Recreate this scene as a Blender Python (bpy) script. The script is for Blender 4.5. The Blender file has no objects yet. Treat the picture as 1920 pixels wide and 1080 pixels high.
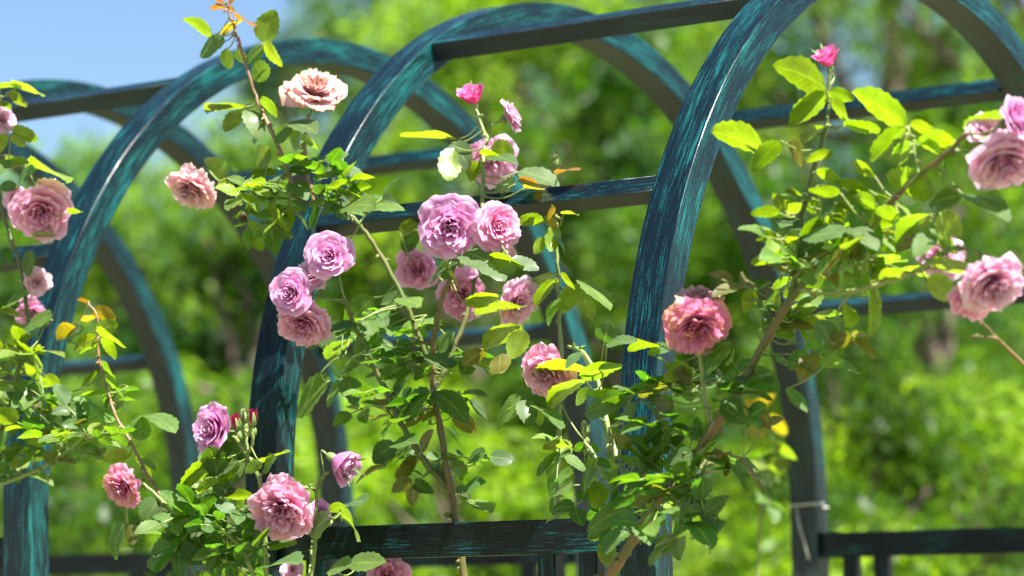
import bpy, math, random
import numpy as np
from mathutils import Vector, Matrix
random.seed(7); rng = np.random.default_rng(7)
S = bpy.context.scene
COL = S.collection
R = math.radians

# ---------------------------------------------------------------- camera
CAM = Vector((2.6146, -5.0943, 0.1226)); YAW, PITCH, ROLL, FPX = 0.6143, 0.0996, -0.0185, 5598.1
FW = Vector((-math.sin(YAW)*math.cos(PITCH), math.cos(YAW)*math.cos(PITCH), math.sin(PITCH)))
_rt = Vector((math.cos(YAW), math.sin(YAW), 0)); _up = _rt.cross(FW)
RT = _rt*math.cos(ROLL) + _up*math.sin(ROLL); UP = _up*math.cos(ROLL) - _rt*math.sin(ROLL)
cd = bpy.data.cameras.new('camera'); cam = bpy.data.objects.new('camera', cd); COL.objects.link(cam)
m = Matrix((RT, UP, -FW)).transposed().to_4x4(); m.translation = CAM; cam.matrix_world = m
cd.sensor_width = 36; cd.lens = 36*FPX/1920; cd.clip_start = .05; cd.clip_end = 2000
cd.dof.use_dof = True; cd.dof.focus_distance = 4.92; cd.dof.aperture_fstop = 3.0; cd.dof.aperture_blades = 0
S.camera = cam
# ---------------------------------------------------------------- light
SUN = Vector((.86, -.24, 0)).normalized(); EL = R(60)
SUN = Vector((SUN.x*math.cos(EL), SUN.y*math.cos(EL), math.sin(EL)))
W = bpy.data.worlds.new('World'); S.world = W; W.use_nodes = True
nt = W.node_tree; nt.nodes.clear()
sky = nt.nodes.new('ShaderNodeTexSky'); sky.sky_type = 'NISHITA'; sky.sun_disc = False
sky.sun_elevation = EL; sky.sun_rotation = math.atan2(SUN.x, SUN.y); sky.dust_density = .1; sky.air_density = 1.0; sky.ozone_density = 5.0
bg = nt.nodes.new('ShaderNodeBackground'); bg.inputs[1].default_value = .043
wo = nt.nodes.new('ShaderNodeOutputWorld'); nt.links.new(sky.outputs[0], bg.inputs[0]); nt.links.new(bg.outputs[0], wo.inputs[0])
sl = bpy.data.lights.new('sun', 'SUN'); sl.energy = 5; sl.angle = R(.5); sl.color = (1, .96, .9)
so = bpy.data.objects.new('sun', sl); COL.objects.link(so); so.rotation_euler = SUN.to_track_quat('Z', 'Y').to_euler(); so.location = (3, 0, 8)
S.view_settings.view_transform = 'Standard'; S.view_settings.look = 'None'; S.view_settings.exposure = 1.92; S.view_settings.gamma = 1
S.cycles.use_denoising = True; S.cycles.max_bounces = 8; S.cycles.transmission_bounces = 4; S.cycles.sample_clamp_indirect = 6
GZ = -.85

# ---------------------------------------------------------------- placing helpers
def ray(px, py): return FW + RT*((px-960)/FPX) - UP*((py-540)/FPX)
def P(px, py, Y):                       # the point of a sight line on the vertical plane y = Y
    d = ray(px, py); return CAM + d*((Y-CAM.y)/d.y)
def G(px, dist):                        # ground point in a direction, at a distance
    d = ray(px, 1000); d = Vector((d.x, d.y, 0)).normalized(); return Vector((CAM.x, CAM.y, 0)) + d*dist + Vector((0, 0, GZ))
def camv(r, u, t): return (RT*r + UP*u - FW*t).normalized()
def U(a, b): return random.uniform(a, b)

# ---------------------------------------------------------------- materials
def nodes(name):
    m = bpy.data.materials.new(name); m.use_nodes = True; t = m.node_tree; t.nodes.clear()
    def N(k, **kw):
        n = t.nodes.new(k)
        for a, v in kw.items():
            if a.startswith('i_'):
                key = a[2:]; key = int(key) if key.isdigit() else key.replace('_', ' '); n.inputs[key].default_value = v
            else: setattr(n, a, v)
        return n
    return m, t, N, t.links.new
def ramp(N, stops):
    r = N('ShaderNodeValToRGB'); e = r.color_ramp.elements
    while len(e) < len(stops): e.new(.5)
    for k, (p, c) in enumerate(stops):
        e[k].position = p; e[k].color = (*c, 1) if len(c) == 3 else c
    return r
def patina(name, dark, teal, amount, rough=.3):
    m, t, N, L = nodes(name)
    uv = N('ShaderNodeUVMap'); oi = N('ShaderNodeObjectInfo')
    def noise(sx, sy, det=3, rgh=.6):
        mp = N('ShaderNodeMapping'); mp.inputs['Scale'].default_value = (sx, sy, 1); L(uv.outputs[0], mp.inputs[0])
        n = N('ShaderNodeTexNoise', noise_dimensions='4D', i_Scale=1, i_Detail=det, i_Roughness=rgh); L(mp.outputs[0], n.inputs['Vector'])
        mu = N('ShaderNodeMath', operation='MULTIPLY', i_1=40); L(oi.outputs['Random'], mu.inputs[0]); L(mu.outputs[0], n.inputs['W']); return n
    st = noise(640, 13, 5, .72); fine = noise(1100, 420, 2); reg = noise(40, 8, 4, .6); big = noise(9, 3, 2)
    a = N('ShaderNodeMath', operation='MULTIPLY_ADD', i_1=.45); L(reg.outputs[0], a.inputs[0]); st2 = N('ShaderNodeMath', operation='MULTIPLY_ADD', i_1=1.5, i_2=-.2); L(st.outputs[0], st2.inputs[0]); L(st2.outputs[0], a.inputs[2])
    b = N('ShaderNodeMath', operation='MULTIPLY_ADD', i_1=.45); L(fine.outputs[0], b.inputs[0]); L(a.outputs[0], b.inputs[2])
    c = N('ShaderNodeMath', operation='MULTIPLY_ADD', i_1=.45); L(big.outputs[0], c.inputs[0]); L(b.outputs[0], c.inputs[2])
    k = amount
    p_coat = .12 if rough < .33 else .03
    mr = N('ShaderNodeMapRange', i_1=k, i_2=k+.16); L(c.outputs[0], mr.inputs[0])
    mix = N('ShaderNodeMix', data_type='RGBA'); mix.inputs[6].default_value = (*dark, 1); mix.inputs[7].default_value = (*teal, 1); L(mr.outputs[0], mix.inputs[0])
    vr = N('ShaderNodeMix', data_type='RGBA', blend_type='MULTIPLY', i_0=.5); L(mix.outputs[2], vr.inputs[6])
    cr = ramp(N, [(.35, (.6, .65, .8)), (.65, (1.25, 1.2, 1.1))]); L(reg.outputs[0], cr.inputs[0]); L(cr.outputs[0], vr.inputs[7])
    p = N('ShaderNodeBsdfPrincipled', i_Roughness=rough); L(vr.outputs[2], p.inputs['Base Color'])
    rr = N('ShaderNodeMapRange', i_3=rough-.06, i_4=rough+.2); L(mr.outputs[0], rr.inputs[0]); L(rr.outputs[0], p.inputs['Roughness'])
    p.inputs['Specular IOR Level'].default_value = .22; p.inputs['Coat Weight'].default_value = p_coat; p.inputs['Coat Roughness'].default_value = .15
    bp = N('ShaderNodeBump', i_Strength=.25, i_Distance=.001); L(c.outputs[0], bp.inputs['Height']); L(bp.outputs[0], p.inputs['Normal'])
    o = N('ShaderNodeOutputMaterial'); L(p.outputs[0], o.inputs[0]); return m
M_OUT = patina('brushed_patina_paint', (.004, .010, .014), (.008, .145, .150), 1.305)
M_SIDE = patina('brushed_patina_paint_teal', (.005, .013, .015), (.008, .15, .145), 1.27)
M_IN = patina('streaked_grey_inner_face', (.036, .042, .043), (.012, .11, .11), 1.32, .5)  # greyer base, darker teal streaks, on inner arch faces and purlin sides
M_RAIL = patina('dark_rail_paint', (.004, .006, .007), (.010, .18, .19), 1.33, .36)

def leafmat(name, gloss, trans, veins=True):
    m, t, N, L = nodes(name)
    at = N('ShaderNodeAttribute', attribute_name='Col'); geo = N('ShaderNodeNewGeometry')
    col = at.outputs['Color']
    if veins:
        uv = N('ShaderNodeUVMap'); sp = N('ShaderNodeSeparateXYZ'); L(uv.outputs[0], sp.inputs[0])
        ab = N('ShaderNodeMath', operation='ABSOLUTE'); L(sp.outputs[0], ab.inputs[0])
        mid = N('ShaderNodeMapRange', i_1=.02, i_2=.07, i_3=1, i_4=0); L(ab.outputs[0], mid.inputs[0])
        s1 = N('ShaderNodeMath', operation='MULTIPLY_ADD', i_1=-.28); L(ab.outputs[0], s1.inputs[0]); L(sp.outputs[1], s1.inputs[2])
        s2 = N('ShaderNodeMath', operation='MULTIPLY', i_1=62); L(s1.outputs[0], s2.inputs[0])
        s3 = N('ShaderNodeMath', operation='SINE'); L(s2.outputs[0], s3.inputs[0])
        s4 = N('ShaderNodeMapRange', i_1=.8, i_2=1, i_3=0, i_4=.45); L(s3.outputs[0], s4.inputs[0])
        mx = N('ShaderNodeMath', operation='MAXIMUM'); L(mid.outputs[0], mx.inputs[0]); L(s4.outputs[0], mx.inputs[1])
        vm = N('ShaderNodeMath', operation='MULTIPLY', i_1=.4); L(mx.outputs[0], vm.inputs[0])
        mv = N('ShaderNodeMix', data_type='RGBA'); L(vm.outputs[0], mv.inputs[0]); L(col, mv.inputs[6]); mv.inputs[7].default_value = (.30, .38, .10, 1)
        tc = N('ShaderNodeNewGeometry'); nz = N('ShaderNodeTexNoise', i_Scale=60, i_Detail=3); L(tc.outputs['Position'], nz.inputs[0])
        cr = ramp(N, [(.3, (.75, .75, .75)), (.7, (1.2, 1.2, 1.2))]); L(nz.outputs[0], cr.inputs[0])
        m3 = N('ShaderNodeMix', data_type='RGBA', blend_type='MULTIPLY', i_0=.8); L(mv.outputs[2], m3.inputs[6]); L(cr.outputs[0], m3.inputs[7])
        col = m3.outputs[2]
    un = N('ShaderNodeMix', data_type='RGBA', i_0=0.); L(geo.outputs['Backfacing'], un.inputs[0]); L(col, un.inputs[6])
    pl = N('ShaderNodeMix', data_type='RGBA', blend_type='MIX', i_0=.16); L(col, pl.inputs[6]); pl.inputs[7].default_value = (.20, .19, .07, 1); L(pl.outputs[2], un.inputs[7])
    p = N('ShaderNodeBsdfPrincipled'); L(un.outputs[2], p.inputs['Base Color']); p.inputs['Specular IOR Level'].default_value = .6 if veins else .2
    rg = N('ShaderNodeMapRange', i_3=gloss, i_4=.6); L(geo.outputs['Backfacing'], rg.inputs[0]); L(rg.outputs[0], p.inputs['Roughness'])
    if veins:
        bp = N('ShaderNodeBump', i_Strength=.5, i_Distance=.0006, invert=True); L(mx.outputs[0], bp.inputs['Height']); L(bp.outputs[0], p.inputs['Normal'])
    if veins: p.inputs['Coat Weight'].default_value = .15; p.inputs['Coat Roughness'].default_value = .2
    tr = N('ShaderNodeBsdfTranslucent'); g = N('ShaderNodeMix', data_type='RGBA', blend_type='MULTIPLY', i_0=1.); L(col, g.inputs[6]); g.inputs[7].default_value = (2.4, 2.5, .22, 1); L(g.outputs[2], tr.inputs[0])
    mix = N('ShaderNodeMixShader', i_0=trans); L(p.outputs[0], mix.inputs[1]); L(tr.outputs[0], mix.inputs[2])
    o = N('ShaderNodeOutputMaterial'); L(mix.outputs[0], o.inputs[0]); return m
M_LEAF = leafmat('rose_leaf', .27, .45)
M_TREE = leafmat('tree_leaf', .40, .5, False)
def petalmat():
    m, t, N, L = nodes('rose_petal')
    at = N('ShaderNodeAttribute', attribute_name='Col'); uv = N('ShaderNodeUVMap')
    mp = N('ShaderNodeMapping'); mp.inputs['Scale'].default_value = (14, 1.5, 1); L(uv.outputs[0], mp.inputs[0])
    nz = N('ShaderNodeTexNoise', i_Scale=1, i_Detail=3); L(mp.outputs[0], nz.inputs[0])
    cr = ramp(N, [(.3, (.9, .84, .9)), (.7, (1.06, 1.08, 1.06))]); L(nz.outputs[0], cr.inputs[0])
    mm = N('ShaderNodeMix', data_type='RGBA', blend_type='MULTIPLY', i_0=.8); L(at.outputs['Color'], mm.inputs[6]); L(cr.outputs[0], mm.inputs[7])
    p = N('ShaderNodeBsdfPrincipled', i_Roughness=.55); L(mm.outputs[2], p.inputs['Base Color']); p.inputs['Specular IOR Level'].default_value = .3
    bp = N('ShaderNodeBump', i_Strength=.35, i_Distance=.001); L(nz.outputs[0], bp.inputs['Height']); L(bp.outputs[0], p.inputs['Normal'])
    tr = N('ShaderNodeBsdfTranslucent'); L(mm.outputs[2], tr.inputs[0])
    mix = N('ShaderNodeMixShader', i_0=.42); L(p.outputs[0], mix.inputs[1]); L(tr.outputs[0], mix.inputs[2])
    o = N('ShaderNodeOutputMaterial'); L(mix.outputs[0], o.inputs[0]); return m
M_PETAL = petalmat()
def simple(name, c1, c2, scale, rough=.6, bump=.4, dist=.002, stretch=(1, 1, 1), sss=0):
    m, t, N, L = nodes(name)
    tc = N('ShaderNodeTexCoord'); mp = N('ShaderNodeMapping'); mp.inputs['Scale'].default_value = stretch; L(tc.outputs['Object'], mp.inputs[0])
    nz = N('ShaderNodeTexNoise', i_Scale=scale, i_Detail=6); L(mp.outputs[0], nz.inputs[0])
    cr = ramp(N, [(.35, c1), (.65, c2)]); L(nz.outputs[0], cr.inputs[0])
    p = N('ShaderNodeBsdfPrincipled', i_Roughness=rough); L(cr.outputs[0], p.inputs['Base Color'])
    bp = N('ShaderNodeBump', i_Strength=bump, i_Distance=dist); L(nz.outputs[0], bp.inputs['Height']); L(bp.outputs[0], p.inputs['Normal'])
    o = N('ShaderNodeOutputMaterial'); L(p.outputs[0], o.inputs[0]); return m
M_CANE = simple('green_cane_bark', (.07, .12, .02), (.13, .12, .035), 18, .5)
M_CANE2 = simple('brown_cane_bark', (.09, .10, .025), (.19, .11, .045), 14, .5)
M_SHOOT = simple('young_green_stem', (.16, .24, .05), (.24, .26, .08), 15, .45)
M_SHOOTR = simple('young_reddish_stem', (.20, .12, .05), (.26, .16, .08), 15, .45)
M_CALYX = simple('green_calyx', (.12, .20, .05), (.22, .28, .09), 120, .5)
M_BARK = simple('tree_bark', (.07, .05, .035), (.15, .11, .08), 6, .85, 1, .02, (1, 1, .25))
M_DEAD = simple('dry_brown_hip', (.03, .015, .01), (.07, .04, .02), 150, .8)
M_STRING = simple('pale_twine', (.5, .47, .42), (.7, .66, .6), 300, .8)
M_GROUND = simple('grass_and_dry_soil', (.07, .12, .025), (.26, .20, .12), .8, .9, 1, .03)

# ---------------------------------------------------------------- mesh builder
class MB:
    def __init__(s): s.v = []; s.f = []; s.uv = []; s.col = []; s.mi = []; s.n = 0
    def add(s, V, F, UVs=None, C=None, mi=0):
        V = np.asarray(V, dtype=np.float32).reshape(-1, 3); k = len(V)
        s.v.append(V); s.f += [tuple(int(i)+s.n for i in f) for f in F]
        s.mi += (mi if isinstance(mi, (list, tuple)) else [mi]*len(F))
        s.uv.append(np.zeros((k, 2), np.float32) if UVs is None else np.asarray(UVs, np.float32).reshape(-1, 2))
        c = np.ones((k, 4), np.float32)
        if C is not None: c[:, :3] = np.asarray(C, np.float32)
        s.col.append(c); s.n += k
    def build(s, name, mats, parent=None, smooth=True, loc=(0, 0, 0), label=None, loopuv=None):
        V = np.concatenate(s.v); UVs = np.concatenate(s.uv); C = np.concatenate(s.col)
        if parent is not None: V = V - np.array(parent.location, np.float32)
        else: V = V - np.array(loc, np.float32)
        me = bpy.data.meshes.new(name); me.from_pydata(V.tolist(), [], s.f)
        li = np.empty(len(me.loops), np.int32); me.loops.foreach_get('vertex_index', li)
        ul = me.uv_layers.new(name='UVMap'); ul.data.foreach_set('uv', (UVs[li] if loopuv is None else np.asarray(loopuv, np.float32)).ravel())
        ca = me.color_attributes.new('Col', 'FLOAT_COLOR', 'POINT'); ca.data.foreach_set('color', C.ravel())
        for mm in (mats if isinstance(mats, (list, tuple)) else [mats]): me.materials.append(mm)
        me.polygons.foreach_set('material_index', np.array(s.mi, np.int32)); me.polygons.foreach_set('use_smooth', [smooth]*len(me.polygons))
        me.update()
        o = bpy.data.objects.new(name, me); COL.objects.link(o)
        if parent is not None: o.parent = parent
        else: o.location = loc
        if label: o['label'] = label
        return o
def empty(name, loc, label, cat, group=None):
    o = bpy.data.objects.new(name, None); o.empty_display_size = .1; COL.objects.link(o); o.location = loc
    o['label'] = label; o['category'] = cat
    if group: o['group'] = group
    return o
def child(o, parent):                   # a mesh built in world space hung under a part (all parts share the thing's origin)
    o.parent = parent
    return o

def tube(mb, pts, radii, sides=8, mi=0, C=None):
    pts = [Vector(p) for p in pts]; n = len(pts); V = []; uvs = []; prev = None; ln = 0
    for i, p in enumerate(pts):
        t = (pts[min(i+1, n-1)] - pts[max(i-1, 0)])
        t = t.normalized() if t.length > 1e-9 else Vector((0, 0, 1))
        a = (prev if prev is not None else (Vector((0, 0, 1)) if abs(t.z) < .9 else Vector((1, 0, 0))))
        x = (a - t*a.dot(t)).normalized(); y = t.cross(x); prev = x
        if i: ln += (p-pts[i-1]).length
        for k in range(sides):
            an = 2*math.pi*k/sides; V.append(p + (x*math.cos(an)+y*math.sin(an))*radii[i]); uvs.append((k/sides, ln))
    F = [(i*sides+k, i*sides+(k+1) % sides, (i+1)*sides+(k+1) % sides, (i+1)*sides+k) for i in range(n-1) for k in range(sides)]
    F += [tuple(range(sides))[::-1], tuple(range((n-1)*sides, n*sides))]
    mb.add([tuple(v) for v in V], F, uvs, C, mi)
def spline(pts, sub=5):
    pts = [Vector(p) for p in pts]; out = []
    for i in range(len(pts)-1):
        p0, p1, p2, p3 = pts[max(i-1, 0)], pts[i], pts[i+1], pts[min(i+2, len(pts)-1)]
        for k in range(sub):
            t = k/sub; out.append(.5*((2*p1)+(p2-p0)*t+(2*p0-5*p1+4*p2-p3)*t*t+(3*p1-3*p2+p3-p0)*t**3))
    out.append(pts[-1]); return out

# ================================================================ THE ARBORS
RH, Z0 = 1.037, .2835; AW, AD = .070, .056       # arch rise, springing height, bar width and depth
T1, T2 = 1.0459, .5188; WARB = .7983; ZR = .2328
def prof(w, d, b):                       # rounded box profile with support points, faces: 0 outer,1 side,2 inner,3 side
    P_ = []
    cs = [(w/2, d/2), (w/2, -d/2), (-w/2, -d/2), (-w/2, d/2)]
    # start on the outer face left -> right
    pts = []
    corners = [((w/2-b, d/2-b), 90), ((w/2-b, -d/2+b), 0), ((-w/2+b, -d/2+b), -90), ((-w/2+b, d/2-b), -180)]
    for (cx, cy), a0 in corners:
        a = R(a0); pts.append((cx+b*math.cos(a)-math.sin(-a)*0, cy+b*math.sin(a), 'e'))
        for k in (0, 1, 2, 3):
            aa = R(a0-30*k)
            if k: pts.append((cx+b*math.cos(aa), cy+b*math.sin(aa), 'c'))
    return [(x, y) for x, y, _ in pts]
def sweep(frames, w, d, b, name, parent, mats=(0, 1, 2, 1), closed_ends=True):
    """frames: list of (origin, X axis (width), N axis (depth outward))"""
    pr = prof(w, d, b); n = len(pr); mb = MB(); V = []; ln = 0; vs = []
    per = [0]
    for k in range(n): per.append(per[-1]+math.dist(pr[k], pr[(k+1) % n]))
    fm = []
    for k in range(n):                  # material for the face strip k -> k+1
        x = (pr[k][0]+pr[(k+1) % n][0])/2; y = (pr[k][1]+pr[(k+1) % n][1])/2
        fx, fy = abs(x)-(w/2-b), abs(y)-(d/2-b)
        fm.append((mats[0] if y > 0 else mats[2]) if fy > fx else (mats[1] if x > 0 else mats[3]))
    lens = []
    for i, (o, X, Nn) in enumerate(frames):
        if i: ln += (Vector(o)-Vector(frames[i-1][0])).length
        lens.append(ln)
        for x, y in pr: V.append(tuple(Vector(o)+X*x+Nn*y))
    F = []; UV = []; MI = []
    for i in range(len(frames)-1):
        for k in range(n):
            k2 = (k+1) % n; F.append((i*n+k, i*n+k2, (i+1)*n+k2, (i+1)*n+k)); MI.append(fm[k])
            UV += [(per[k], lens[i]), (per[k+1], lens[i]), (per[k+1], lens[i+1]), (per[k], lens[i+1])]
    nf = len(frames)-1
    F.append(tuple(range(n))[::-1]); MI.append(mats[0]); UV += [(pr[k][0], pr[k][1]) for k in range(n)][::-1]
    F.append(tuple(range(nf*n, nf*n+n))); MI.append(mats[0]); UV += [(pr[k][0], pr[k][1]) for k in range(n)]
    mb.add(V, F, None, None, MI)
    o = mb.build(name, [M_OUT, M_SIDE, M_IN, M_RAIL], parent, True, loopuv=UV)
    wn = o.modifiers.new('wn', 'WEIGHTED_NORMAL'); wn.keep_sharp = False; wn.weight = 100
    return o
def archpt(t, depth=0.): 
    y, z = -math.cos(t), Z0+RH*math.sin(t); n = Vector((0, -math.cos(t)/1, math.sin(t)/RH)).normalized()
    return Vector((0, y, z))-n*depth, n
def arbor(x_far, x_near, label, base=Vector((0, 0, 0)), group='arched garden arbors', simple_far=False, rot=0.):
    root = empty('garden_arbor', (base.x+(x_far+x_near)/2, base.y, base.z+GZ), label, 'arbor', group)
    Xa = Vector((1, 0, 0))
    for xo in (x_far, x_near):
        fr = []
        cx = base.x+xo-AW/2
        for z in (GZ, -.3, 0, .15): fr.append((Vector((cx, base.y-1+AD/2, base.z+z)), Xa, Vector((0, -1, 0))))
        ns = 24 if simple_far else 64
        for i in range(ns+1):
            t = math.pi*i/ns; p, n = archpt(t, AD/2); p.x = cx; p.y += base.y; p.z += base.z; fr.append((p, Xa, n))
        for z in (.15, 0, -.3, GZ): fr.append((Vector((cx, base.y+1-AD/2, base.z+z)), Xa, Vector((0, 1, 0))))
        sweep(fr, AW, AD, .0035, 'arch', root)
    for t in (T1, T2, math.pi-.465, math.pi-.995):
        p, n = archpt(t, .002+.019); tg = Vector((0, n.z, -n.y))
        a = Vector((base.x+x_far-.003, p.y+base.y, p.z+base.z)); b_ = Vector((base.x+x_near-AW+.003, p.y+base.y, p.z+base.z))
        fr = [(a.lerp(b_, k/6), tg, n) for k in range(7)]
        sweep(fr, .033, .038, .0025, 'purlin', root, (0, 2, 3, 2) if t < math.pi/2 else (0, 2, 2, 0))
    for s in (-1, 1):
        y = base.y+s*(1-.028)
        a = Vector((base.x+x_far-.003, y, base.z+ZR-.029)); b_ = Vector((base.x+x_near-AW+.003, y, base.z+ZR-.029))
        ra = sweep([(a.lerp(b_, k/6), Vector((0, 0, 1)), Vector((0, -1, 0))) for k in range(7)], .058, .040, .002, 'rail', root, (3, 3, 3, 3))
        zb = base.z-.62
        lo = sweep([(Vector((v.x, v.y, zb)), Vector((0, 0, 1)), Vector((0, -1, 0))) for v in [a.lerp(b_, k/6) for k in range(7)]], .05, .036, .002, 'lower_rail', root, (3, 3, 3, 3))
        inner0, inner1 = base.x+x_far, base.x+x_near-AW
        for xs in (inner0+.075, inner0+.155, inner1-.155, inner1-.072):
            sp = sweep([(Vector((xs, y, base.z+ZR-.056)), Xa, Vector((0, -1, 0))), (Vector((xs, y, zb+.2)), Xa, Vector((0, -1, 0))), (Vector((xs, y, zb+.023)), Xa, Vector((0, -1, 0)))], .036, .026, .002, 'spindle', root, (3, 3, 3, 3))
    return root
AX = -WARB-.6035; ZX = AX-.7932
arbor(-WARB, 0, 'teal arched arbor nearest the camera, its front leg crossing right of the centre')
arbor(ZX, AX, 'teal patina arched arbor left of the nearest one, rising at the left edge')
arbor(ZX-.5078-.8, ZX-.5078, 'third teal arbor, only the rear curve of its arch showing low at left')
for px, dist, lab in ((880, 34, 'tiny pale out of focus arbor far off above the centre of the dark rail'), (1275, 36, 'pale out of focus arbor far off just right of the nearest front leg')):
    g = G(px, dist); arbor(0, .75, lab, Vector((g.x, g.y, 0)), 'far off arbors', True)

# ================================================================ ROSES
TONE = {  # leaf age plus light put into the colour: new, mature, old dark, bronze new, dull
    'y': (.13, .20, .015), 'g': (.065, .15, .018), 'd': (.034, .105, .020), 's': (.05, .115, .035), 'o': (.10, .095, .025), 'r': (.22, .075, .02), 'a': (.26, .20, .012)}
NR = 13; US = (-1, -.5, 0, .5, 1)
def leaf(mb, base, tip, width, nrm, tone, fold=None, droop=None):
    ax = tip-base; Ln = ax.length
    if Ln < 1e-4: return
    ax.normalize(); n = (nrm-ax*nrm.dot(ax)).normalized(); side = ax.cross(n)
    fold = U(.1, .38) if fold is None else fold; droop = U(.02, .16) if droop is None else droop
    tw = U(-.3, .3); c0 = np.array(TONE[tone])*U(.75, 1.25)*np.array([U(.85, 1.15), 1, U(.8, 1.2)])
    V = []; UVs = []; C = []; wav = U(0, 6); side_bend = U(-.06, .06)
    for i in range(NR):
        s = i/(NR-1); h = (s**.52)*((1-s)**.72)*2.32 if 0 < s < 1 else 0
        hw = width/2*min(h, 1.0)
        zc = -droop*Ln*(s*s) + droop*Ln*.3*math.sin(s*math.pi)
        for u in US:
            w = hw*u
            if abs(u) == 1: w *= (1+.07*(1 if i % 2 else -1)*(1 if .06 < s < .95 else 0))
            up = abs(u)*hw*math.tan(fold)*.9 + .03*width*math.sin(s*9+wav+u*2)*abs(u)
            ct, st = math.cos(tw*s), math.sin(tw*s)
            a, b = w*ct-up*st, w*st+up*ct
            V.append(tuple(base+ax*(Ln*s)+side*(a+side_bend*Ln*math.sin(s*math.pi))+n*(b+zc)))
            UVs.append((u, s)); C.append(c0*(1.0 if abs(u) < 1 else (1.15 if tone != 'r' else 1.)))
    k = len(US)
    F = [(i*k+j, (i+1)*k+j, (i+1)*k+j+1, i*k+j+1) for i in range(NR-1) for j in range(k-1)]
    mb.add(V, F, UVs, C)

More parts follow.
